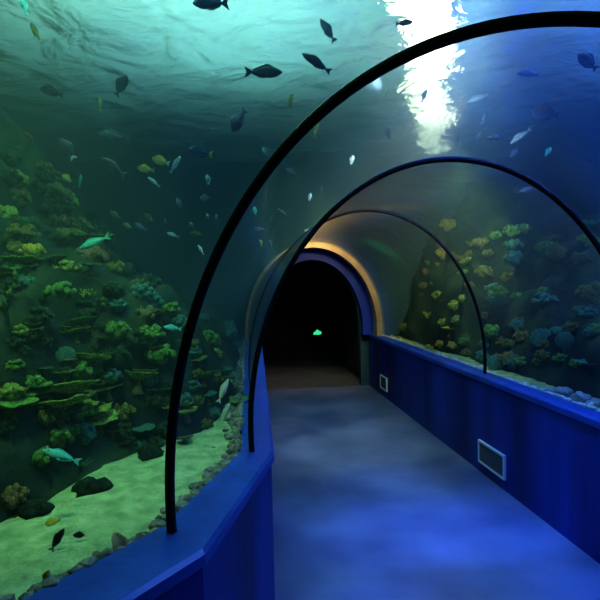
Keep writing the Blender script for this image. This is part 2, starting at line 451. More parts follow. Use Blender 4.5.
def reef(name, xs, ys, step, base, side, prof):
    nx = int((xs[1]-xs[0])/step); ny = int((ys[1]-ys[0])/step); v = []; f = []; keep = []
    for j in range(ny+1):
        for i in range(nx+1):
            x = lerp(xs[0], xs[1], i/nx); y = lerp(ys[0], ys[1], j/ny)
            d = seg_side(Vector((x, y)), base)*side + .10*noise.noise(Vector((x*2.1, y*2.1, 5)))
            z = prof(x, y, d); keep.append(d > -.12 and not inside_tunnel(Vector((x, y, z)), .05) and (Vector((x, y))-v2(ce)).dot(v2(ne)) < .05)
            k = sstep(-.05, .5, d)
            z += k*(.24*fbm(x, y, 0, 1.2)+.17*fbm(x, y, 3, 3.6))
            o = k*.18
            v.append(Vector((x+o*fbm(x, y, z, 2.7), y+o*fbm(y, z, x, 2.7), z)))
    for j in range(ny):
        for i in range(nx):
            a = j*(nx+1)+i
            if keep[a]: f.append((a, a+1, a+nx+2, a+nx+1))
    me = mesh_from(name, v, f)
    o = link(name, me, M_ROCK); tag(o, kind='structure')
    return BVHTree.FromPolygons(v, f)
def prof_l(x, y, d):
    q = 1 if y <= .3 else -x/y
    fall = .12+.9*sstep(.16, .85, q)
    return .40+.98*sstep(-.10, .5, d)*(1-.22*sstep(2, 5, y)) + 1.55*sstep(.3, 1.8, d)*fall + .3*sstep(1.8, 4., d)*fall
def prof_r(x, y, d):
    return .40+.85*sstep(-.1, .5, d)+.9*sstep(.3, 1.8, d)+sstep(0, .6, d)*1.1*math.exp(-((x-1.8)**2+(y-6.5)**2)/.6)
BV_L = reef('ground_reef_left', (-7.4, .0), (-3.5, 8.5), .085, BL, 1, prof_l)
BV_R = reef('ground_reef_right', (.8, 6.8), (-3.5, 8.5), .085, BR, -1, prof_r)

def sand(name, inner, outer, bump, mat):
    v = []; f = []; m = 26; segs = []
    for (a, b), (c, d) in zip(zip(inner[:-1], inner[1:]), zip(outer[:-1], outer[1:])):
        for k in range(14): segs.append((lerp(a, b, k/14), lerp(c, d, k/14)))
    segs.append((inner[-1], outer[-1]))
    for p, q in segs:
        for k in range(m+1):
            x, y = lerp(v2(p), v2(q), k/m)
            v.append(Vector((x, y, SZ+.02*(1-k/m)+bump*fbm(x, y, 1, 2.5)+.006*noise.noise(Vector((x*14, y*14, 0))))))
    for i in range(len(segs)-1):
        for k in range(m): f.append((i*(m+1)+k, i*(m+1)+k+1, (i+1)*(m+1)+k+1, (i+1)*(m+1)+k))
    o = link(name, mesh_from(name, v, f), mat)
    return tag(o, kind='structure'), BVHTree.FromPolygons(v, f)
out_off = lambda pts, other: [p+(flat(p, 0)-flat(q, 0)).normalized()*.012 for p, q in zip(pts, other)]
LW = out_off(LO, LI); RW = out_off(RO, RI)
lo_out = [Vector((-5, -2.2, 0)), Vector((-2.6, 2.0, 0)), Vector((-2.2, 4.0, 0)), Vector((-2.3, 5.2, 0)), Vector((-2.8, 7.6, 0))]
ro_out = [Vector((3.4, -1.5, 0)), Vector((3.2, 1.2, 0)), Vector((2.9, 3.0, 0)), Vector((2.6, 4.4, 0)), Vector((2.2, 7.4, 0))]
S_L = sand('ground_sand_left', LW, lo_out, .025, M_SAND)[1]
S_R = sand('ground_sand_right', RW, ro_out, .02, M_SAND)[1]

# ------------------------------------------------------------------ gravel along the foot of the glass
def pebble(bm, c, r, seed):
    rr = random.Random(seed)
    q = bmesh.ops.create_icosphere(bm, subdivisions=1, radius=1)
    s = Vector((rr.uniform(.7, 1.3), rr.uniform(.7, 1.3), rr.uniform(.5, .9)))*r
    a = rr.uniform(0, PI); off = rr.uniform(0, 50)
    for v_ in q['verts']:
        p = v_.co.copy(); p *= 1+.3*noise.noise(p*1.5+Vector((off, 0, 0)))
        p = Vector((p.x*s.x, p.y*s.y, p.z*s.z)); p.rotate(Matrix.Rotation(a, 3, 'Z')); v_.co = p+c
def gravel(name, line, inner, count, w, lo, hi, mat):
    bm = bmesh.new(); rr = random.Random(3)
    L = [(line[i+1]-line[i]).length for i in range(len(line)-1)]
    for k in range(count):
        i = rr.choices(range(len(L)), L)[0]; t = rr.random()
        p = lerp(line[i], line[i+1], t); q = lerp(inner[i], inner[i+1], t)
        d = (flat(p, 0)-flat(q, 0)).normalized()
        off = abs(rr.gauss(0, w)); r = rr.uniform(lo, hi)
        pebble(bm, flat(p+d*(.02+hi+off), SZ+.03+r*.3+.03*max(0, 1-off/w)), r, k)
    o = link(name, mesh_bm(name, bm, False), mat)
    return tag(o, None, None, None, 'stuff')
g1 = gravel('gravel', LW, LI, 1700, .035, .009, .024, M_GRAVEL)
tag(g1, 'strip of grey gravel heaped along the glass on top of the left wall', 'gravel')
M_GRAV2 = mat_noise('pale_rubble', (.28, .32, .38), (.62, .66, .72), 16, .9, .5, 50)
g2 = gravel('gravel', RW, RI, 900, .05, .010, .028, M_GRAV2)
tag(g2, 'strip of pale coral rubble lying along the glass on the right wall', 'gravel')


# ------------------------------------------------------------------ coral kinds
def coral_mat(name, c, tip, scale=10):
    return mat_noise(name, tuple(x*.45 for x in c), tip, scale, .85, .7, scale*5, 5, .1, c3=None)
GREEN = coral_mat('green_coral', (.10, .26, .06), (.26, .52, .12))
LIME = coral_mat('lime_coral', (.22, .36, .06), (.52, .66, .16))
YELLOW = coral_mat('yellow_coral', (.45, .36, .05), (.85, .68, .12))
TEAL = coral_mat('teal_coral', (.06, .20, .16), (.14, .40, .32))
OLIVE = coral_mat('olive_coral', (.12, .13, .04), (.32, .32, .10))
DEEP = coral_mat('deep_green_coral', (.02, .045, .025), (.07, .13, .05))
BROWN = coral_mat('brown_coral', (.16, .11, .05), (.40, .28, .12))
PALE = coral_mat('pale_coral', (.40, .42, .36), (.75, .78, .66))
MATS = dict(deep=DEEP, green=GREEN, lime=LIME, yellow=YELLOW, teal=TEAL, olive=OLIVE, brown=BROWN, pale=PALE)

def plate_mesh(seed, rim=.18, lobes=5):
    """a wavy horizontal shelf, thicker at its stem, with an upturned ragged rim (radius 1)"""
    rr = random.Random(seed); nr, na = 7, 40; off = rr.uniform(0, 90)
    top = []; bot = []
    for i in range(nr+1):
        t = i/nr
        for j in range(na):
            a = 2*PI*j/na
            R = 1+.22*noise.noise(Vector((math.cos(a)*1.6+off, math.sin(a)*1.6, 1)))+.07*math.sin(a*lobes*3+off)+.05*noise.noise(Vector((a*6, off, 2)))
            x, y = math.cos(a)*R*t, math.sin(a)*R*t*.8
            z = rim*(t**2.2)+.10*t*noise.noise(Vector((x*2.2+off, y*2.2, 0)))+.025*math.sin(a*lobes*2+off)*t
            top.append(Vector((x, y, z+.035))); bot.append(Vector((x*.985, y*.985, z-.05*(1-t*.6)-.10*(1-t)**2)))
    v = top+bot; n = len(top); f = []
    for i in range(nr):
        for j in range(na):
            a, b, c, d = i*na+j, i*na+(j+1) % na, (i+1)*na+(j+1) % na, (i+1)*na+j
            f += [(a, d, c, b), (n+a, n+b, n+c, n+d)]
    for j in range(na):
        a, b = nr*na+j, nr*na+(j+1) % na; f.append((a, n+a, n+b, b))
    return mesh_from('plate', v, f)
def stalk_mesh(seed):
    rr = random.Random(seed); v = []; f = []; na = 10; nz = 6
    for i in range(nz+1):
        t = i/nz; R = .20+.22*(1-t)**2+.22*max(0, t-.7)
        for j in range(na):
            a = 2*PI*j/na; q = R*(1+.25*noise.noise(Vector((math.cos(a)*2, math.sin(a)*2, t*3+seed))))
            v.append(Vector((math.cos(a)*q, math.sin(a)*q, t)))
    for i in range(nz):
        for j in range(na): f.append((i*na+j, i*na+(j+1) % na, (i+1)*na+(j+1) % na, (i+1)*na+j))
    f.append(tuple(range(na))[::-1]); f.append(tuple(nz*na+j for j in range(na)))
    return mesh_from('stalk', v, f)
PLATES = [plate_mesh(k, r, l) for k, r, l in ((1, .16, 4), (2, .28, 5), (3, .10, 3), (4, .38, 4))]
STALKS = [stalk_mesh(k) for k in range(3)]
def child(name, me, mat, parent, loc, scale, rot=(0, 0, 0)):
    o = bpy.data.objects.new(name, me); col.objects.link(o); o.parent = parent
    o.location = loc; o.scale = scale; o.rotation_euler = rot
    if not me.materials: me.materials.append(mat)
    o.material_slots[0].link = 'OBJECT'; o.material_slots[0].material = mat
    return o
def plate_coral(p, r, mat, label, group, seed, tiers=1, tilt=0):
    rr = random.Random(seed*13+5)
    t = empty('plate_coral', p); t.rotation_euler = (tilt, tilt*.6, rr.uniform(0, 6.28)); tag(t, label, 'coral', group)
    h = r*.55
    child('stalk', STALKS[seed % 3], MATS['olive'], t, (0, 0, -.25*r), (r*.8, r*.8, h+.27*r))
    for k in range(tiers):
        q = r*(1-.22*k)
        child('plate', PLATES[(seed+k) % 4], mat, t, (rr.uniform(-.35, .35)*r*(k > 0), rr.uniform(-.35, .35)*r*(k > 0), h+k*r*.34), (q, q, q*.8), (rr.uniform(-.15, .15), rr.uniform(-.15, .15), rr.uniform(0, 6)))
    return t
def lump(bm, c, r, seed, sub=2, amp=.3, fr=2.2, squash=1):
    q = bmesh.ops.create_icosphere(bm, subdivisions=sub, radius=1)
    for v_ in q['verts']:
        p = v_.co.copy(); k = 1+amp*noise.noise(p*fr+Vector((seed*3.7, 0, seed)))
        v_.co = Vector((p.x*r*k, p.y*r*k, p.z*r*k*squash))+c
def bush_mesh(seed, n=26):
    """a knobbly cauliflower-like head (radius about 1) on a short foot"""
    rr = random.Random(seed); bm = bmesh.new()
    lump(bm, Vector((0, 0, .25)), .62, seed, 2, .25)
    for k in range(n):
        z = rr.uniform(.0, 1); a = rr.uniform(0, 2*PI); q = math.sqrt(max(0, 1-z*z))
        R = rr.uniform(.62, .92)
        lump(bm, Vector((math.cos(a)*q*R, math.sin(a)*q*R, .18+z*R*.85)), rr.uniform(.16, .30), seed*31+k, 1, .35)
    return mesh_bm('bush', bm)
def tube(bm, pts, radii, na=6):
    rings = []
    for i, p in enumerate(pts):
        d = (pts[min(i+1, len(pts)-1)]-pts[max(i-1, 0)]).normalized()
        x = d.orthogonal().normalized(); y = d.cross(x)
        rings.append([bm.verts.new(p+(x*math.cos(2*PI*j/na)+y*math.sin(2*PI*j/na))*radii[i]) for j in range(na)])
    for a, b in zip(rings[:-1], rings[1:]):
        for j in range(na): bm.faces.new((a[j], a[(j+1) % na], b[(j+1) % na], b[j]))
    bm.faces.new(rings[0][::-1]); bm.faces.new(rings[-1])
def branch_mesh(seed):
    rr = random.Random(seed); bm = bmesh.new()
    def grow(p, d, L, r, lev):
        q = p+d*L*.5+Vector((rr.uniform(-.06, .06), rr.uniform(-.06, .06), 0)); e = p+d*L
        tube(bm, [p, q, e, e+d*r], [r, r*.9, r*.75, r*.3])
        if lev:
            for k in range(rr.choice((2, 3))):
                nd = (d+Vector((rr.uniform(-.9, .9), rr.uniform(-.9, .9), rr.uniform(0, .5)))).normalized()
                grow(lerp(p, e, rr.uniform(.5, 1)), nd, L*.72, r*.75, lev-1)
    for k in range(6):
        a = 2*PI*k/6+rr.uniform(-.4, .4)
        grow(Vector((0, 0, -.1)), Vector((math.cos(a)*.6, math.sin(a)*.6, rr.uniform(.6, 1.1))).normalized(), .5, .11, 2)
    return mesh_bm('branch', bm)
def fan_mesh(seed):
    """upright ribbed disc on a short stem (radius 1, facing +-y)"""
    bm = bmesh.new(); na, nr = 44, 6; sides = []
    for s in (-1, 1):
        g = []
        for i in range(nr+1):
            t = .02+.98*i/nr
            g.append([bm.verts.new((math.sin(2*PI*j/na)*t*(1+.05*math.sin(j*1.9)), s*(.05+.03*math.cos(j*PI/2)*t)+.18*t*t, 1.05+math.cos(2*PI*j/na)*t*(1+.05*math.sin(j*1.9)))) for j in range(na)])
        sides.append(g)
    for s, g in enumerate(sides):
        for i in range(nr):
            for j in range(na): bm.faces.new((g[i][j], g[i][(j+1) % na], g[i+1][(j+1) % na], g[i+1][j]))
        bm.faces.new(g[0])
    for j in range(na):
        a, b = sides[0][nr], sides[1][nr]; bm.faces.new((a[j], a[(j+1) % na], b[(j+1) % na], b[j]))
    tube(bm, [Vector((0, .1, -.25)), Vector((0, .1, .1)), Vector((0, .12, .35))], [.16, .10, .09], 8)
    return mesh_bm('fan', bm)
def boulder_mesh(seed, amp=.5):
    bm = bmesh.new(); lump(bm, Vector((0, 0, .3)), 1, seed, 3, amp, 1.6, .75)
    return mesh_bm('boulder', bm)
def frond_mesh(seed):
    """soft coral: a tuft of drooping feathery blades"""
    rr = random.Random(seed); bm = bmesh.new()
    for k in range(14):
        a = rr.uniform(0, 2*PI); lean = rr.uniform(.2, .9); L = rr.uniform(.7, 1.2); w = .10; prev = None
        o = Vector((math.cos(a), math.sin(a), 0)); sd = Vector((-o.y, o.x, 0))
        for i in range(7):
            t = i/6; c = o*(lean*t**1.6*L)+Vector((0, 0, L*(t-.35*lean*t*t)))
            ww = w*(1-.8*t)*(1+.4*(i % 2))
            row = [bm.verts.new(c-sd*ww), bm.verts.new(c+o*.03), bm.verts.new(c+sd*ww)]
            if prev:
                for j in (0, 1): bm.faces.new((prev[j], prev[j+1], row[j+1], row[j]))
            prev = row
    return mesh_bm('frond', bm)
KM = dict(bushy_coral=[bush_mesh(k) for k in range(4)], branching_coral=[branch_mesh(k) for k in range(3)],
          fan_coral=[fan_mesh(1)], reef_boulder=[boulder_mesh(k) for k in range(4)], soft_coral=[frond_mesh(k) for k in range(3)])
def coral(kind, p, r, mat, label, group=None, seed=0, sq=1, face=None):
    me = KM[kind][seed % len(KM[kind])]
    o = bpy.data.objects.new(kind, me); col.objects.link(o)
    if not me.materials: me.materials.append(mat)
    o.material_slots[0].link = 'OBJECT'; o.material_slots[0].material = mat
    o.location = p; o.scale = (r, r, r*sq)
    o.rotation_euler = (0, 0, face if face is not None else random.Random(seed).uniform(0, 6.28))
    return tag(o, label, 'rock' if kind == 'reef_boulder' else 'coral', group)
def reef_point(px, py, trees, back=0):
    r = ray(px, py); d = r.normalized(); best = None
    for t in trees:
        h = t.ray_cast(EYE, d, 14)
        if h[0] is not None and (best is None or h[3] < best[1]): best = (h[0], h[3])
    return best
def put(px, py, rp, trees=None, lift=0):
    """the spot where the growth at this pixel is rooted, and its radius in metres for a radius in pixels"""
    h = reef_point(px, py, trees or (BV_L, BV_R, S_L, S_R))
    if h is None: return None, 0
    dep = (h[0]-EYE).dot(fwd); r = rp*dep/F
    if (h[0]-ce).dot(ne) > -.1-r: return None, 0
    return h[0]+Vector((0, 0, lift*r)), r
# ------------------------------------------------------------------ corals in place: (kind, px, py, radius px, colour, label)
CORALS = [
 ('plate', 62, 408, 36, 'lime', 'broad bright green shelf coral above the turquoise fish, widest on the reef', 2),
 ('plate', 10, 408, 24, 'green', 'green shelf coral cut by the left edge, level with the broad shelf coral', 1),
 ('plate', 98, 422, 20, 'lime', 'green shelf coral just right of and below the broad shelf coral', 2),
 ('plate', 112, 433, 10, 'brown', 'small orange brown shelf coral at the right tip of the green shelves', 1),
 ('plate', 62, 374, 15, 'lime', 'small oval lime shelf coral under the round ribbed fan coral', 1),
 ('plate', 95, 361, 17, 'green', 'green shelf coral right of the round ribbed fan coral', 1),
 ('plate', 108, 390, 15, 'green', 'dim green shelf coral above the dark gap right of the broad shelf coral', 1),
 ('plate', 137, 380, 20, 'lime', 'curved green plate coral like a raised wing left of the nearest arch leg', 2),
 ('plate', 160, 392, 15, 'teal', 'teal plate coral touching the nearest arch leg on its left', 1),
 ('plate', 108, 342, 13, 'olive', 'olive shelf coral beneath the pale turquoise swimming fish', 1),
 ('plate', 199, 360, 12, 'olive', 'olive shelf coral right of the nearest arch leg, topmost of a stack', 1),
 ('plate', 203, 378, 13, 'green', 'green shelf coral right of the nearest arch leg, second down its stack', 1),
 ('plate', 207, 396, 12, 'teal', 'teal shelf coral right of the nearest arch leg, lowest of its stack', 1),
 ('plate', 187, 414, 12, 'lime', 'yellow green tiered coral just right of the nearest arch leg above the sand', 3),
 ('plate', 224, 380, 14, 'green', 'raised green plate coral behind the white diving fish', 2),
 ('plate', 240, 405, 14, 'green', 'long dim green shelf coral just above the sand by the left wall bend', 1),
 ('plate', 140, 430, 15, 'teal', 'dull green shelf coral low in the dark gap left of the nearest arch leg', 1),
 ('plate', 185, 440, 10, 'olive', 'small dull shelf coral low above the sand just right of the nearest arch leg', 1),
 ('bushy_coral', 12, 388, 13, 'lime', 'knobbly yellow green coral bush at the left edge above the green shelf'),
 ('bushy_coral', 35, 378, 11, 'green', 'knobbly green coral bush left of the small oval shelf'),
 ('bushy_coral', 20, 328, 11, 'lime', 'yellow topped coral bush near the left edge below eye level'),
 ('bushy_coral', 15, 362, 10, 'green', 'small green coral bush beneath the yellow topped bush'),
 ('bushy_coral', 13, 492, 16, 'brown', 'brown yellow coral bush low at the left edge above the sand'),
 ('soft_coral', 50, 335, 16, 'teal', 'feathery teal soft coral above the round ribbed fan coral'),
 ('fan_coral', 66, 360, 10, 'teal', 'round ribbed fan coral standing upright amid the left reef'),
 ('bushy_coral', 40, 452, 14, 'green', 'dark green coral bush left of the turquoise parrot fish'),
 ('soft_coral', 83, 462, 13, 'green', 'thin green soft coral right of the turquoise parrot fish'),
 ('bushy_coral', 118, 325, 14, 'green', 'green coral bush below the shelf line in mid reef left of the nearest arch'),
 ('bushy_coral', 150, 330, 15, 'green', 'green coral bush left of the pale turquoise swimming fish'),
 ('bushy_coral', 155, 352, 11, 'teal', 'teal coral bush hugging the nearest arch leg'),
 ('bushy_coral', 208, 335, 13, 'green', 'green coral bush right of the nearest arch leg above the shelf stack'),
 ('bushy_coral', 120, 408, 15, 'olive', 'olive coral bush in the gap below the curved green plate'),
 ('bushy_coral', 12, 228, 13, 'lime', 'bright lime coral cluster high at the left edge'),
 ('bushy_coral', 32, 246, 12, 'yellow', 'yellow coral cluster high on the left reef beside the dark hollow'),
 ('plate', 24, 262, 22, 'lime', 'lime shelf coral high at the left edge below the bright clusters', 1),
 ('bushy_coral', 78, 222, 16, 'olive', 'round olive coral lump on the crest of the left reef'),
 ('plate', 92, 240, 22, 'olive', 'olive shelf coral on the crest next to the long pale blue fish', 1),
 ('bushy_coral', 60, 200, 11, 'lime', 'small lime coral tuft on the crest left of the olive lump'),
 ('bushy_coral', 15, 176, 13, 'yellow', 'mustard coral tuft highest on the left reef at the edge'),
 ('bushy_coral', 20, 196, 11, 'green', 'green coral tuft high on the left reef under the mustard tuft'),
 ('soft_coral', 8, 290, 14, 'green', 'green soft coral at the left edge at eye level'),
 ('bushy_coral', 60, 285, 14, 'green', 'green coral bush in the middle of the left reef below the crest'),
 ('branching_coral', 88, 290, 14, 'lime', 'lime branching coral in the middle of the left reef'),
 ('bushy_coral', 115, 265, 12, 'olive', 'olive coral bush on the falling crest of the left reef'),
 ('bushy_coral', 140, 288, 13, 'teal', 'teal coral bush on the reef crest left of the nearest arch'),
 ('bushy_coral', 170, 305, 11, 'green', 'green coral bush on the reef crest left of the nearest arch leg'),
 ('bushy_coral', 228, 330, 11, 'teal', 'dim teal coral bush between the two left arch legs'),
 ('bushy_coral', 216, 352, 10, 'lime', 'lime coral bush behind the shelf stack right of the nearest arch leg'),
 ('bushy_coral', 448, 222, 9, 'yellow', 'bright yellow coral high on the right reef above the deepest arch'),
 ('bushy_coral', 444, 250, 9, 'yellow', 'yellow coral below the highest yellow coral beside the deepest arch'),
 ('bushy_coral', 457, 318, 7, 'lime', 'lime coral tuft inside the deepest arch leg above the yellow tufts'),
 ('plate', 450, 331, 9, 'yellow', 'yellow shelf coral left of the deepest arch leg', 1),
 ('bushy_coral', 441, 342, 6, 'yellow', 'small yellow coral tuft near the right wall left of the deepest arch leg'),
 ('bushy_coral', 453, 343, 6, 'yellow', 'small golden coral tuft nearest the deepest arch leg'),
 ('bushy_coral', 428, 347, 6, 'lime', 'lime coral tuft low behind the right wall left of the yellow tufts'),
 ('bushy_coral', 468, 350, 8, 'olive', 'olive coral bush just left of the deepest arch leg foot'),
 ('fan_coral', 495, 366, 8, 'teal', 'pale green cup shaped coral just right of the deepest arch leg'),
 ('bushy_coral', 522, 358, 8, 'green', 'green coral column above the right wall right of the pale cup coral'),
 ('fan_coral', 541, 342, 10, 'teal', 'round teal disc coral in the dark right tank, upper left of two'),
 ('fan_coral', 565, 344, 9, 'teal', 'round teal disc coral in the dark right tank, right of the other disc'),
 ('bushy_coral', 538, 360, 7, 'olive', 'olive brown coral ring below the teal disc corals'),
 ('plate', 588, 366, 13, 'teal', 'teal shelf coral at the right edge above the white rubble', 1),
 ('bushy_coral', 592, 330, 9, 'teal', 'dim teal coral bush at the right edge'),
 ('bushy_coral', 520, 322, 10, 'teal', 'dim teal coral bush left of the round disc corals'),
 ('bushy_coral', 505, 340, 9, 'olive', 'dim olive coral bush above the pale cup coral'),
 ('bushy_coral', 480, 240, 10, 'olive', 'dark olive coral on the right reef crest right of the yellow coral'),
 ('bushy_coral', 515, 255, 11, 'teal', 'dark teal coral on the right reef crest below the dark blue water'),
 ('bushy_coral', 555, 250, 12, 'olive', 'dark olive coral on the right reef crest close to the second arch leg'),
 ('bushy_coral', 500, 290, 11, 'green', 'dark green coral in the middle of the right reef'),
 ('bushy_coral', 545, 295, 12, 'teal', 'dark teal coral in the middle of the right reef'),
 ('bushy_coral', 588, 290, 12, 'olive', 'dark olive coral at the right edge at eye level'),
 ('branching_coral', 428, 312, 9, 'lime', 'lime branching coral behind the far right wall'),
 ('bushy_coral', 405, 325, 7, 'olive', 'olive coral bush next to the blue pillar behind the far right wall'),
]
for k, e in enumerate(CORALS):
    kind, px, py, rp, c, label = e[:6]
    if kind == 'plate':
        p, r = put(px, py+rp*.35, rp)
        if p: plate_coral(p-Vector((0, 0, r*.1)), r, MATS[c], label, 'shelf corals on the reef', k, e[6], .08)
    else:
        p, r = put(px, py+rp*.55, rp)
        if p:
            face = math.atan2(EYE.y-p.y, EYE.x-p.x)+PI/2 if kind == 'fan_coral' else None
            coral(kind, p-Vector((0, 0, .15*r)), r, MATS[c], label, kind.replace('_', ' ')+' heads on the reef', k, 1, face)
# the dim growth between them, which nothing in the photo tells apart
rr = random.Random(11)
def scatter(n, box, kinds, cols, size, label, group, z=None):
    k = 0; tries = 0
    while k < n and tries < n*20:
        tries += 1
        px, py = rr.uniform(*box[:2]), rr.uniform(*box[2:])
        p, r = put(px, py, rr.uniform(*size), (BV_L, BV_R))
        if p is None or p.z > WZ-.3: continue
        kind = rr.choice(kinds); c = MATS[rr.choice(cols)]; s = rr.randrange(99)
        coral(kind, p-Vector((0, 0, .25*r)), r, c, label, group, s); k += 1
def scatter_plates(n, box, cols, size, label, group):
    for k in range(n):
        px, py = rr.uniform(*box[:2]), rr.uniform(*box[2:])
        p, r = put(px, py, rr.uniform(*size), (BV_L, BV_R))
        if p and p.z < WZ-.4: plate_coral(p-Vector((0, 0, r*.15)), r, MATS[rr.choice(cols)], label, group, 100+k, rr.choice((1, 1, 2)), .08)
scatter(62, (0, 175, 270, 450), ('bushy_coral', 'bushy_coral', 'soft_coral'), ('deep', 'deep', 'deep', 'green', 'olive', 'teal'), (8, 16), 'small dim coral bush filling the left reef between the larger corals', 'dim filler corals of the left reef')
scatter_plates(26, (0, 170, 225, 430), ('deep', 'olive', 'green', 'lime'), (9, 17), 'small dim shelf coral jutting from the left reef between the larger shelves', 'small shelves of the left reef')
scatter(40, (0, 130, 130, 270), ('bushy_coral', 'bushy_coral', 'branching_coral'), ('olive', 'deep', 'deep', 'lime', 'brown'), (8, 17), 'dim mottled coral clump high on the left reef toward the water surface', 'dim corals high on the left reef')
scatter(24, (180, 255, 310, 430), ('bushy_coral',), ('teal', 'olive'), (6, 10), 'small dim coral bush seen between the two left arch legs', 'dim filler corals between the left arch legs')
scatter(45, (470, 600, 225, 370), ('bushy_coral',), ('teal', 'olive', 'green'), (6, 11), 'small dark coral bush filling the right reef right of the deepest arch leg', 'dark filler corals of the right reef')
scatter(26, (388, 470, 240, 345), ('bushy_coral', 'branching_coral'), ('olive', 'lime', 'green', 'brown'), (4, 8), 'small coral bush behind the far right wall left of the deepest arch leg', 'small corals of the far right reef')
# loose boulders: dark ones at the foot of the left reef, pale ones along the right glass
for k, (px, py, rp, lab) in enumerate((
    (92, 490, 16, 'dark boulder at the foot of the left reef beside the sand edge'),
    (150, 455, 13, 'dark boulder at the foot of the left reef left of the nearest arch leg'),
    (36, 512, 15, 'dark boulder low at the foot of the left reef below the brown coral bush'))):
    p, r = put(px, py, rp)
    if p: coral('reef_boulder', p-Vector((0, 0, r*.3)), r, M_ROCK, lab, 'boulders at the foot of the left reef', k)
M_PROCK = mat_noise('pale_blue_rock', (.30, .36, .46), (.66, .72, .82), 9, .9, .8, 40)
for k, (px, py, rp, lab) in enumerate((
    (549, 391, 5, 'small pale rock, leftmost of the white rocks on the right wall'),
    (563, 392, 8, 'round pale ringed rock, largest of the white rocks on the right wall'),
    (580, 398, 8, 'pale rock second from the right edge among the white rocks'),
    (595, 403, 7, 'pale rock at the right edge, last of the white rocks'))):
    p, r = put(px, py+rp*.4, rp, (S_R,))
    if p: coral('reef_boulder', p, r, M_PROCK, lab, 'white rocks along the right glass', k+1)

# ------------------------------------------------------------------ fish
def fish_mat(name, back, side, belly, rough=.45):
    if name in _mc: return _mc[name]
    m, nt, ns, ls = new_mat(name)
    out = N(ns, 'ShaderNodeOutputMaterial'); b = N(ns, 'ShaderNodeBsdfPrincipled'); b.inputs['Roughness'].default_value = .7; b.inputs['Specular IOR Level'].default_value = .15
    tc = N(ns, 'ShaderNodeTexCoord'); sp_ = N(ns, 'ShaderNodeSeparateXYZ'); ls.new(tc.outputs['Object'], sp_.inputs[0])
    nz = N(ns, 'ShaderNodeTexNoise', i_Scale=9); ls.new(tc.outputs['Object'], nz.inputs['Vector'])
    ma = N(ns, 'ShaderNodeMath', operation='MULTIPLY_ADD'); ma.inputs[1].default_value = 2.2; ma.inputs[2].default_value = .32; ls.new(sp_.outputs['Z'], ma.inputs[0])
    mb = N(ns, 'ShaderNodeMath', operation='MULTIPLY_ADD'); mb.inputs[1].default_value = .35; ls.new(nz.outputs['Fac'], mb.inputs[0]); ls.new(ma.outputs[0], mb.inputs[2])
    r = ramp(ns, [(.22, belly), (.5, side), (.75, back)]); ls.new(mb.outputs[0], r.inputs[0]); ls.new(r.outputs[0], b.inputs['Base Color'])
    ls.new(b.outputs[0], out.inputs['Surface']); _mc[name] = m; return m
FC = {
 'dark': ((.006, .009, .016), (.014, .02, .03), (.035, .048, .056)),
 'blue': ((.01, .02, .07), (.03, .06, .16), (.08, .13, .24)),
 'grey': ((.06, .08, .10), (.16, .20, .22), (.38, .44, .44)),
 'olive': ((.08, .09, .03), (.20, .22, .07), (.36, .38, .16)),
 'yellow': ((.40, .32, .04), (.70, .58, .08), (.80, .76, .40)),
 'turquoise': ((.04, .34, .36), (.10, .55, .55), (.30, .68, .62)),
 'pale': ((.40, .48, .48), (.66, .74, .72), (.85, .90, .86)),
 'brown': ((.26, .18, .09), (.50, .38, .20), (.75, .66, .42)),
 'plum': ((.10, .045, .02), (.05, .04, .07), (.10, .10, .13)),
}
FM = {k: fish_mat('fish_'+k, *v) for k, v in FC.items()}
FIN = {k: mat_plain('fin_'+k, v[1], .5) for k, v in FC.items()}
FIN['gold'] = mat_plain('fin_gold', (.55, .45, .10), .5)
M_EYE = mat_plain('fish_eye', (.01, .01, .01), .1)
# unit-length fish: nose at x=+.5, tail root at x=-.33, body along x, z up
SHAPES = {  # (half height profile peak, half width, position of peak)
 'slender': (.115, .07, .12), 'wrasse': (.15, .085, .10), 'oval': (.215, .085, .08), 'disc': (.30, .075, .05)}
def prof(kind, t):
    """t 0 at the nose .. 1 at the tail root"""
    hp, wp, _ = SHAPES[kind]
    a = math.sin(min(1, t/.42)*PI/2)**.62 if t < .42 else .5+.5*math.cos((t-.42)/.58*PI)
    e = .22 if kind != 'disc' else .14
    h = hp*(a if t < .42 else e+(1-e)*a)
    w = wp*(a if t < .42 else .16+.84*a)
    return h, w
def body_mesh(kind):
    nx, na = 16, 14; v = []; f = []
    for i in range(nx+1):
        t = max(i/nx, .015); h, w = prof(kind, t); x = .5-.83*i/nx
        for j in range(na):
            a = 2*PI*j/na; z = math.sin(a); y = math.cos(a)
            v.append(Vector((x, y*w, z*h*(1 if z > 0 else .92)-.012*(1-t))))
    for i in range(nx):
        for j in range(na): f.append((i*na+j, (i+1)*na+j, (i+1)*na+(j+1) % na, i*na+(j+1) % na))
    f.append(tuple(range(na))); f.append(tuple(nx*na+j for j in range(na))[::-1])
    bm = bmesh.new(); bm.from_mesh(mesh_from('fish', v, f)); return mesh_bm('fish_'+kind, bm)
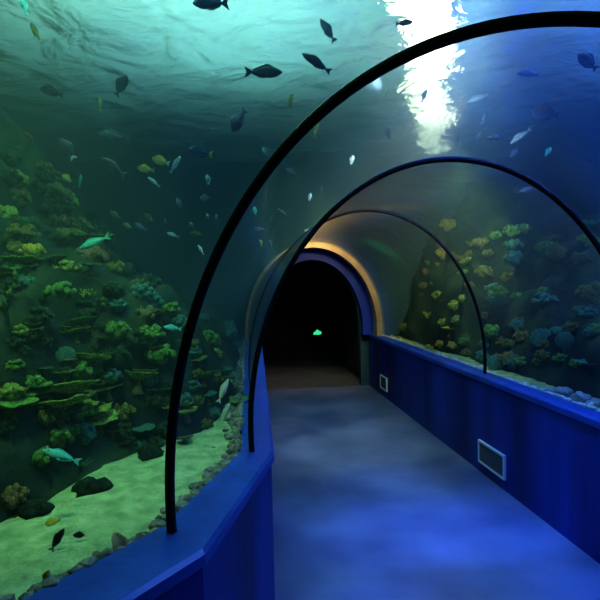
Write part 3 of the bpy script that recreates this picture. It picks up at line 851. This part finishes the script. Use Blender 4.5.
def sheet(name, grid, th=.006):
    """thin double-sided fin from a grid of (x, z) points with thickness fading outward"""
    nr = len(grid); nc = len(grid[0]); v = []; f = []
    for s in (1, -1):
        for i, row in enumerate(grid):
            for (x, z) in row: v.append(Vector((x, s*th*(1-.7*i/(nr-1)), z)))
    n = nr*nc
    for i in range(nr-1):
        for j in range(nc-1):
            q = (i*nc+j, i*nc+j+1, (i+1)*nc+j+1, (i+1)*nc+j); f += [q, tuple(n+k for k in q[::-1])]
    edge = [j for j in range(nc)]+[i*nc+nc-1 for i in range(1, nr)]+[(nr-1)*nc+j for j in range(nc-2, -1, -1)]+[i*nc for i in range(nr-2, 0, -1)]
    for a, b in zip(edge, edge[1:]+edge[:1]): f.append((a, b, n+b, n+a))
    bm = bmesh.new(); bm.from_mesh(mesh_from(name, v, f)); return mesh_bm(name, bm)
def fins(kind):
    hp = SHAPES[kind][0]; e = prof(kind, 1)[0]
    tail = []; sp_ = .15 if kind != 'slender' else .11
    for i in range(6):
        t = i/5; row = []
        for j in range(9):
            u = j/8*2-1; fork = .055*(1-abs(u))
            row.append((-.31-(.19-fork*1.2)*t*(1 if 1 else 0), u*lerp(e*.95, sp_, t**.8)))
        tail.append(row)
    def ridge(t0, t1, hgt, sgn, lean):
        g = []
        for i in range(4):
            k = i/3; row = []
            for j in range(12):
                u = j/11; t = lerp(t0, t1, u); h = prof(kind, t)[0]
                q = hgt*(math.sin(min(1, u/.25)*PI/2))*(1-.45*u)*(1 if u < .92 else .75)
                row.append((.5-.83*t-lean*k*q, sgn*(h*.90+q*k)))
            g.append(row)
        return g
    pec = [[(.20-.02*j/4-.17*i/4*(.6+.4*j/4), -.02-.025*j/4*(1-i/4*.2)-.05*i/4*(j/4-.2)) for j in range(5)] for i in range(5)]
    pel = [[(.10-.05*j/4-.10*i/4, -hp*.80-.07*(i/4)*(1-.6*j/4)) for j in range(5)] for i in range(4)]
    return dict(tail_fin=sheet('tail_fin', tail), dorsal_fin=sheet('dorsal_fin', ridge(.26, .92, hp*.36+.012, 1, .5)),
                anal_fin=sheet('anal_fin', ridge(.58, .92, hp*.32+.012, -1, .5)), pectoral_fin=sheet('pectoral_fin', pec, .004), pelvic_fin=sheet('pelvic_fin', pel, .004))
def eye_mesh():
    bm = bmesh.new(); bmesh.ops.create_uvsphere(bm, u_segments=10, v_segments=8, radius=.022)
    for v_ in bm.verts: v_.co.y *= .6
    return mesh_bm('eye', bm)
EYEM = eye_mesh()
BODY = {k: body_mesh(k) for k in SHAPES}; FINS = {k: fins(k) for k in SHAPES}
def inst(name, me, mat, parent=None):
    o = bpy.data.objects.new(name, me); col.objects.link(o)
    if not me.materials: me.materials.append(mat)
    o.material_slots[0].link = 'OBJECT'; o.material_slots[0].material = mat
    if parent: o.parent = parent
    return o
# (px, py, length px, heading deg in the picture (0 right, 90 up), shape, colour, depth m, label, tail colour or None)
FISH = [
 (211, 3, 40, 170, 'wrasse', 'blue', 3.0, 'dark blue fish cut off by the top edge, left of the long dark fish', None),
 (36, 33, 24, 118, 'slender', 'olive', 3.4, 'slim olive fish pointing up near the top left corner', 'gold'),
 (24, 6, 24, 110, 'slender', 'turquoise', 3.2, 'blue streak of a fish in the top left corner above the slim olive fish', None),
 (121, 86, 24, 62, 'oval', 'dark', 3.4, 'dark oval fish swimming steeply upward in open water at upper left', None),
 (100, 104, 15, 95, 'slender', 'olive', 3.8, 'thin olive fish standing upright left of the steep dark fish', 'gold'),
 (52, 92, 28, 160, 'wrasse', 'dark', 4.0, 'faint dark fish alone before the mirrored reef at upper left', None),
 (114, 136, 32, 172, 'wrasse', 'grey', 3.0, 'grey fish with a yellow face above the orange backed fish', 'grey'),
 (67, 149, 26, 125, 'oval', 'dark', 2.9, 'dark tall fish with a pale tail over the left reef crest', 'pale'),
 (114, 167, 28, 142, 'wrasse', 'plum', 2.9, 'purple grey fish with an orange back slanting up below the yellow faced one', 'grey'),
 (80, 181, 13, 80, 'slender', 'turquoise', 3.2, 'small turquoise fish upright over the left reef crest', None),
 (67, 178, 13, 140, 'oval', 'yellow', 3.2, 'small yellow fish next to the upright turquoise one', None),
 (146, 169, 17, 170, 'oval', 'yellow', 3.2, 'yellow fish at left of the bright trio in open water', None),
 (161, 161, 20, 160, 'oval', 'yellow', 3.1, 'yellow and white fish in the middle of the bright trio', 'pale'),
 (175, 165, 20, 55, 'slender', 'pale', 3.1, 'white slanting fish at right of the bright trio', None),
 (154, 182, 15, 140, 'slender', 'pale', 3.2, 'small white fish slanting beneath the bright trio', None),
 (201, 152, 26, 165, 'oval', 'blue', 2.9, 'dark blue oval fish with a yellow tail right of the bright trio', 'gold'),
 (208, 180, 12, 100, 'oval', 'grey', 3.6, 'small grey fish upright under the yellow tailed blue fish', None),
 (206, 198, 13, 175, 'oval', 'grey', 3.6, 'small grey fish lying level under the upright grey one', None),
 (179, 203, 11, 110, 'oval', 'grey', 3.8, 'tiny grey fish alone below the white slanting fish', None),
 (208, 217, 8, 100, 'oval', 'grey', 4.0, 'tiny grey fish, left one of an upright pair beside the nearest arch', None),
 (217, 218, 8, 95, 'oval', 'grey', 4.0, 'tiny grey fish, right one of an upright pair beside the nearest arch', None),
 (149, 218, 12, 135, 'oval', 'olive', 3.6, 'small olive yellow fish in dark water above the grey pair', None),
 (128, 226, 11, 150, 'oval', 'olive', 3.6, 'small olive fish left of the slanting grey fish', None),
 (141, 227, 17, 145, 'wrasse', 'grey', 3.6, 'small grey fish slanting amid the olive fishes', None),
 (115, 215, 12, 140, 'oval', 'olive', 3.6, 'small olive fish highest of the group over the reef slope', None),
 (173, 235, 13, 160, 'wrasse', 'pale', 3.4, 'small pale fish in dark water left of the olive fish by the arch', None),
 (197, 234, 15, 172, 'wrasse', 'olive', 3.4, 'olive fish lying level close to the nearest arch', None),
 (201, 250, 12, 120, 'slender', 'pale', 3.0, 'tiny curved white fish close to the nearest arch', None),
 (192, 225, 8, 130, 'oval', 'grey', 3.8, 'tiny grey fish above the level olive fish', None),
 (165, 222, 7, 100, 'oval', 'grey', 4.0, 'tiny grey speck of a fish in the dark water right of the olive yellow one', None),
 (263, 72, 38, 0, 'wrasse', 'dark', 3.0, 'long dark fish lying level high in the bright water', None),
 (317, 63, 34, 150, 'slender', 'dark', 3.0, 'slim dark fish slanting down rightwards beside the nearest arch top', None),
 (328, 31, 26, 125, 'wrasse', 'grey', 3.2, 'grey fish slanting steeply near the top edge left of the glitter', None),
 (239, 120, 28, 242, 'oval', 'dark', 2.9, 'dark oval fish diving head down left of the nearest arch', None),
 (290, 102, 18, 75, 'slender', 'olive', 3.6, 'thin olive fish almost upright under the slim dark fish', None),
 (316, 130, 17, 75, 'slender', 'olive', 3.4, 'thin olive fish almost upright touching the inside of the nearest arch', None),
 (267, 153, 14, 125, 'oval', 'grey', 3.4, 'small grey fish just outside the nearest arch', None),
 (292, 173, 14, 145, 'oval', 'grey', 3.4, 'small grey fish just inside the nearest arch', None),
 (310, 197, 8, 80, 'oval', 'pale', 3.8, 'tiny pale fish above the second arch curve', None),
 (283, 213, 14, 145, 'slender', 'grey', 3.6, 'small curved grey fish between the two arches', None),
 (255, 211, 9, 100, 'oval', 'turquoise', 3.8, 'tiny turquoise fish touching the nearest arch on its inner side', None),
 (260, 229, 11, 175, 'oval', 'grey', 3.8, 'small grey fish lying level between the arches', None),
 (308, 231, 8, 160, 'oval', 'pale', 3.0, 'bright white fish resting against the second arch curve', None),
 (261, 243, 7, 100, 'oval', 'yellow', 3.8, 'tiny yellow fish, left one of three between the arches', None),
 (270, 243, 7, 110, 'oval', 'grey', 3.8, 'tiny grey fish, middle one of three between the arches', None),
 (279, 251, 9, 160, 'oval', 'yellow', 3.8, 'tiny yellow fish, right one of three between the arches', None),
 (404, 23, 18, 5, 'wrasse', 'dark', 3.1, 'dark fish silhouetted before the bright glitter above the nearest arch', None),
 (424, 96, 15, 70, 'wrasse', 'dark', 3.4, 'dark fish silhouetted before the glitter below the nearest arch', None),
 (546, 113, 26, 165, 'disc', 'plum', 3.2, 'dark reddish fish with raised fins in the blue water at right', None),
 (496, 138, 19, 178, 'wrasse', 'dark', 3.3, 'dark fish lying level above the second arch', None),
 (521, 136, 26, 215, 'slender', 'grey', 3.3, 'long pale fish slanting beside the level dark one', None),
 (514, 153, 13, 50, 'oval', 'dark', 3.3, 'dark fish slanting under the long pale one', None),
 (548, 152, 11, 60, 'oval', 'turquoise', 3.3, 'small pale blue fish right of the dark slanting fish', None),
 (528, 190, 20, 195, 'wrasse', 'grey', 3.2, 'grey blue fish touching the second arch at right', None),
 (480, 134, 12, 50, 'slender', 'dark', 3.6, 'thin dark fish left of the level dark one', None),
 (484, 118, 14, 75, 'slender', 'dark', 3.6, 'thin dark fish standing upright above the thin slanting one', None),
 (459, 140, 12, 65, 'slender', 'dark', 3.6, 'thin dark fish right of the glitter just above the second arch', None),
 (478, 98, 22, 195, 'slender', 'grey', 3.6, 'dim grey fish level in the blue water under the nearest arch', None),
 (588, 62, 26, 150, 'oval', 'dark', 3.2, 'dark fish at the right edge under the nearest arch', None),
 (528, 74, 24, 178, 'slender', 'blue', 3.3, 'blue lit fish lying level in the blue water at upper right', None),
 (388, 133, 13, 110, 'oval', 'dark', 3.6, 'small dark fish in the grey water left of the glitter', None),
 (352, 160, 10, 75, 'oval', 'pale', 3.4, 'tiny pale fish just above the second arch at left', None),
 (62, 456, 38, 155, 'slender', 'turquoise', 1.62, 'long turquoise parrot fish before the dark hollow of the left reef', None),
 (95, 242, 34, 200, 'slender', 'turquoise', 2.2, 'long pale blue fish gliding along the left reef crest', None),
 (173, 328, 18, 170, 'wrasse', 'turquoise', 2.2, 'pale turquoise fish left of the nearest arch leg', None),
 (223, 391, 26, 68, 'slender', 'pale', 2.1, 'white slim fish rising steeply, upper one of two left of the wall bend', None),
 (225, 414, 22, 70, 'slender', 'pale', 2.1, 'white slim fish rising steeply, lower one of two left of the wall bend', None),
 (53, 522, 17, 195, 'oval', 'yellow', 1.48, 'yellow fish above the sand by the foot of the left reef', None),
 (57, 540, 24, 62, 'wrasse', 'dark', 1.45, 'dark striped fish rising from the sand under the yellow fish', 'grey'),
 (80, 535, 13, 175, 'oval', 'dark', 1.5, 'small round black fish just above the sand', 'gold'),
 (46, 577, 15, 70, 'oval', 'yellow', 1.215, 'small yellow fish standing upright low on the sand at bottom left', None),
 (120, 546, 30, 118, 'oval', 'brown', 1.37, 'brown oval fish nosing up against the glass on the gravel strip', None),
]
def make_fish(px, py, L, deg, shape, colr, dep, label, tail):
    p = at(px, py, dep)
    while dep > 1.45 and inside_tunnel(p, .10 if dep > 2 else -.02) and dep < 8: dep += .1; p = at(px, py, dep)
    while p.z > WZ-.12 and dep > 1.2: dep -= .1; p = at(px, py, dep)
    s = L*dep/F
    a = math.radians(deg)
    rg = random.Random(int(px*7+py))
    h = (CR*math.cos(a)+CU*math.sin(a)+fwd*rg.uniform(-.25, .25)).normalized()
    view = (p-EYE).normalized()
    y = (view-h*view.dot(h)).normalized()
    z = h.cross(y)
    if z.dot(CU*abs(math.cos(a))+CR*(-.6 if math.sin(a)*math.cos(a) > 0 else .6)*abs(math.sin(a))) < 0: y = -y; z = -z
    Rm = Matrix((h, y, z)).transposed().to_4x4()
    b = inst('fish', BODY[shape], FM[colr])
    b.matrix_world = Matrix.Translation(p) @ Rm @ Matrix.Scale(s, 4)
    tag(b, label, 'fish', 'fish in the tank')
    f = FINS[shape]
    inst('tail_fin', f['tail_fin'], FIN[tail or colr], b)
    inst('dorsal_fin', f['dorsal_fin'], FIN[colr], b); inst('anal_fin', f['anal_fin'], FIN[colr], b)
    for sgn in (-1, 1):
        q = inst('pectoral_fin', f['pectoral_fin'], FIN[colr], b); q.location = (0, sgn*SHAPES[shape][1]*.9, 0); q.rotation_euler = (0, 0, -sgn*.5)
        q = inst('pelvic_fin', f['pelvic_fin'], FIN[colr], b); q.location = (0, sgn*.02, 0); q.rotation_euler = (sgn*.3, 0, 0)
        q = inst('eye', EYEM, M_EYE, b); hh, ww = prof(shape, .16); q.location = (.5-.83*.16, sgn*ww*.86, hh*.28)
for e in FISH: make_fish(*e)

# ------------------------------------------------------------------ light
w = bpy.data.worlds.new('world'); sc.world = w; w.use_nodes = True
w.node_tree.nodes['Background'].inputs[0].default_value = (.01, .02, .04, 1); w.node_tree.nodes['Background'].inputs[1].default_value = .1
def area(name, loc, size, colr, power, aim=(0, 0, -1), sizey=None):
    l = bpy.data.lights.new(name, 'AREA'); l.energy = power; l.color = colr; l.size = size
    if sizey: l.shape = 'RECTANGLE'; l.size_y = sizey
    o = bpy.data.objects.new(name, l); col.objects.link(o); o.location = loc
    o.rotation_euler = Vector(aim).to_track_quat('-Z', 'Y').to_euler()
    return o
def spot(name, loc, colr, power, aim, deg, blend=.8, rad=.15):
    l = bpy.data.lights.new(name, 'SPOT'); l.energy = power; l.color = colr; l.spot_size = math.radians(deg); l.spot_blend = blend; l.shadow_soft_size = rad
    o = bpy.data.objects.new(name, l); col.objects.link(o); o.location = loc
    o.rotation_euler = (Vector(aim)-Vector(loc)).to_track_quat('-Z', 'Y').to_euler()
    return o
area('tank_lamp_left', (-1.0, 2.0, 4.6), .9, (.50, 1, .66), 180)
area('tank_lamp_left', (-.6, 3.4, 4.6), .9, (.50, 1, .92), 160)
area('tank_lamp_right', (3.2, 2.6, 4.6), 1.2, (.15, .28, .9), 900)
spot('reef_spot', (-.9, 1.0, 3.1), (.70, 1, .40), 180, (-1.5, 2.2, .9), 66)  # unseen underwater spot, added to brighten the left reef
spot('reef_spot', (1.2, 4.7, 2.75), (1, .76, .22), 190, (1.6, 6.3, 1.5), 70)
spot('ring_fill', (-.1, 6.0, 2.7), (1, .68, .30), 90, (-.25, 6.8, 1.9), 70)  # unseen warm spot, added to make the tan ring glow
spot('roof_fill', (.85, 2.7, 3.16), (.95, .92, 1), 300, (.5, 4.2, 2.0), 80)  # added underwater spot, brightens the haze above the tunnel glass
spot('roof_fill', (1.0, 3.9, 3.05), (1, .40, .20), 650, (.1, 6.6, 1.9), 60)  # added warm spot, gives the far glass ceiling its brown glow
spot('tunnel_lamp', (.8, 1.9, 4.4), (.05, .15, 1), 15000, (.72, 2.55, 0), 40)
spot('tunnel_lamp', (.78, 4.0, 4.5), (.70, .74, 1), 15000, (.3, 4.8, 0), 24)

# the floodlight above the water, drawn out long so it forms the glitter streak
fa = on_z(422, -30, 3.75); fb = on_z(434, 128, 3.75)
fl_ = empty('floodlight', (fa+fb)/2); tag(fl_, 'lamp drawn out to form the glitter streak in the rippled water above the tunnel', 'lamp')
dF = fb-fa; LF = dF.length; fl_.rotation_euler = (0, 0, math.atan2(dF.y, dF.x))
M_LAMP = mat_plain('lamp_face', (.9, .9, .8), .4, emit=(1, .84, .50), estr=13)
bm = bmesh.new(); bmesh.ops.create_cube(bm, size=1)
for v_ in bm.verts: v_.co = Vector((v_.co.x*(LF+.1 if v_.co.z < 0 else LF), v_.co.y*(.54 if v_.co.z < 0 else .30), .10+v_.co.z*.16))
link('housing', mesh_bm('housing', bm, False), M_DARK, fl_)
rl = random.Random(4)
for k in range(11):
    bm = bmesh.new(); u = k/10
    bmesh.ops.create_uvsphere(bm, u_segments=18, v_segments=10, radius=1)
    for v_ in bm.verts: v_.co = Vector((v_.co.x*LF*.062, v_.co.y*lerp(.22, .15, u)*rl.uniform(.75, 1.15), v_.co.z*.05-.01))  # bulb widths varied to imitate the wavy edges of the glitter
    bl = link('bulb', mesh_bm('bulb', bm), M_LAMP, fl_); bl.location = (LF*(u-.5), rl.uniform(-.06, .06), 0)
for s in (-1, 1):
    bm = bmesh.new(); tube(bm, [Vector((s*LF*.35, 0, .15)), Vector((s*LF*.35, 0, .4)), Vector((s*LF*.35, 0, 5.6-3.75))], [.012, .012, .012])
    link('hanger', mesh_bm('hanger', bm), M_DARK, fl_)

sc.view_settings.view_transform = 'Standard'
sc.view_settings.look = 'Medium High Contrast'
sc.cycles.use_denoising = True
sc.cycles.max_bounces = 8; sc.cycles.diffuse_bounces = 3; sc.cycles.glossy_bounces = 4; sc.cycles.transmission_bounces = 4
sc.cycles.transparent_max_bounces = 24; sc.cycles.volume_bounces = 0
sc.cycles.caustics_reflective = False; sc.cycles.caustics_refractive = False
sc.cycles.sample_clamp_indirect = 4
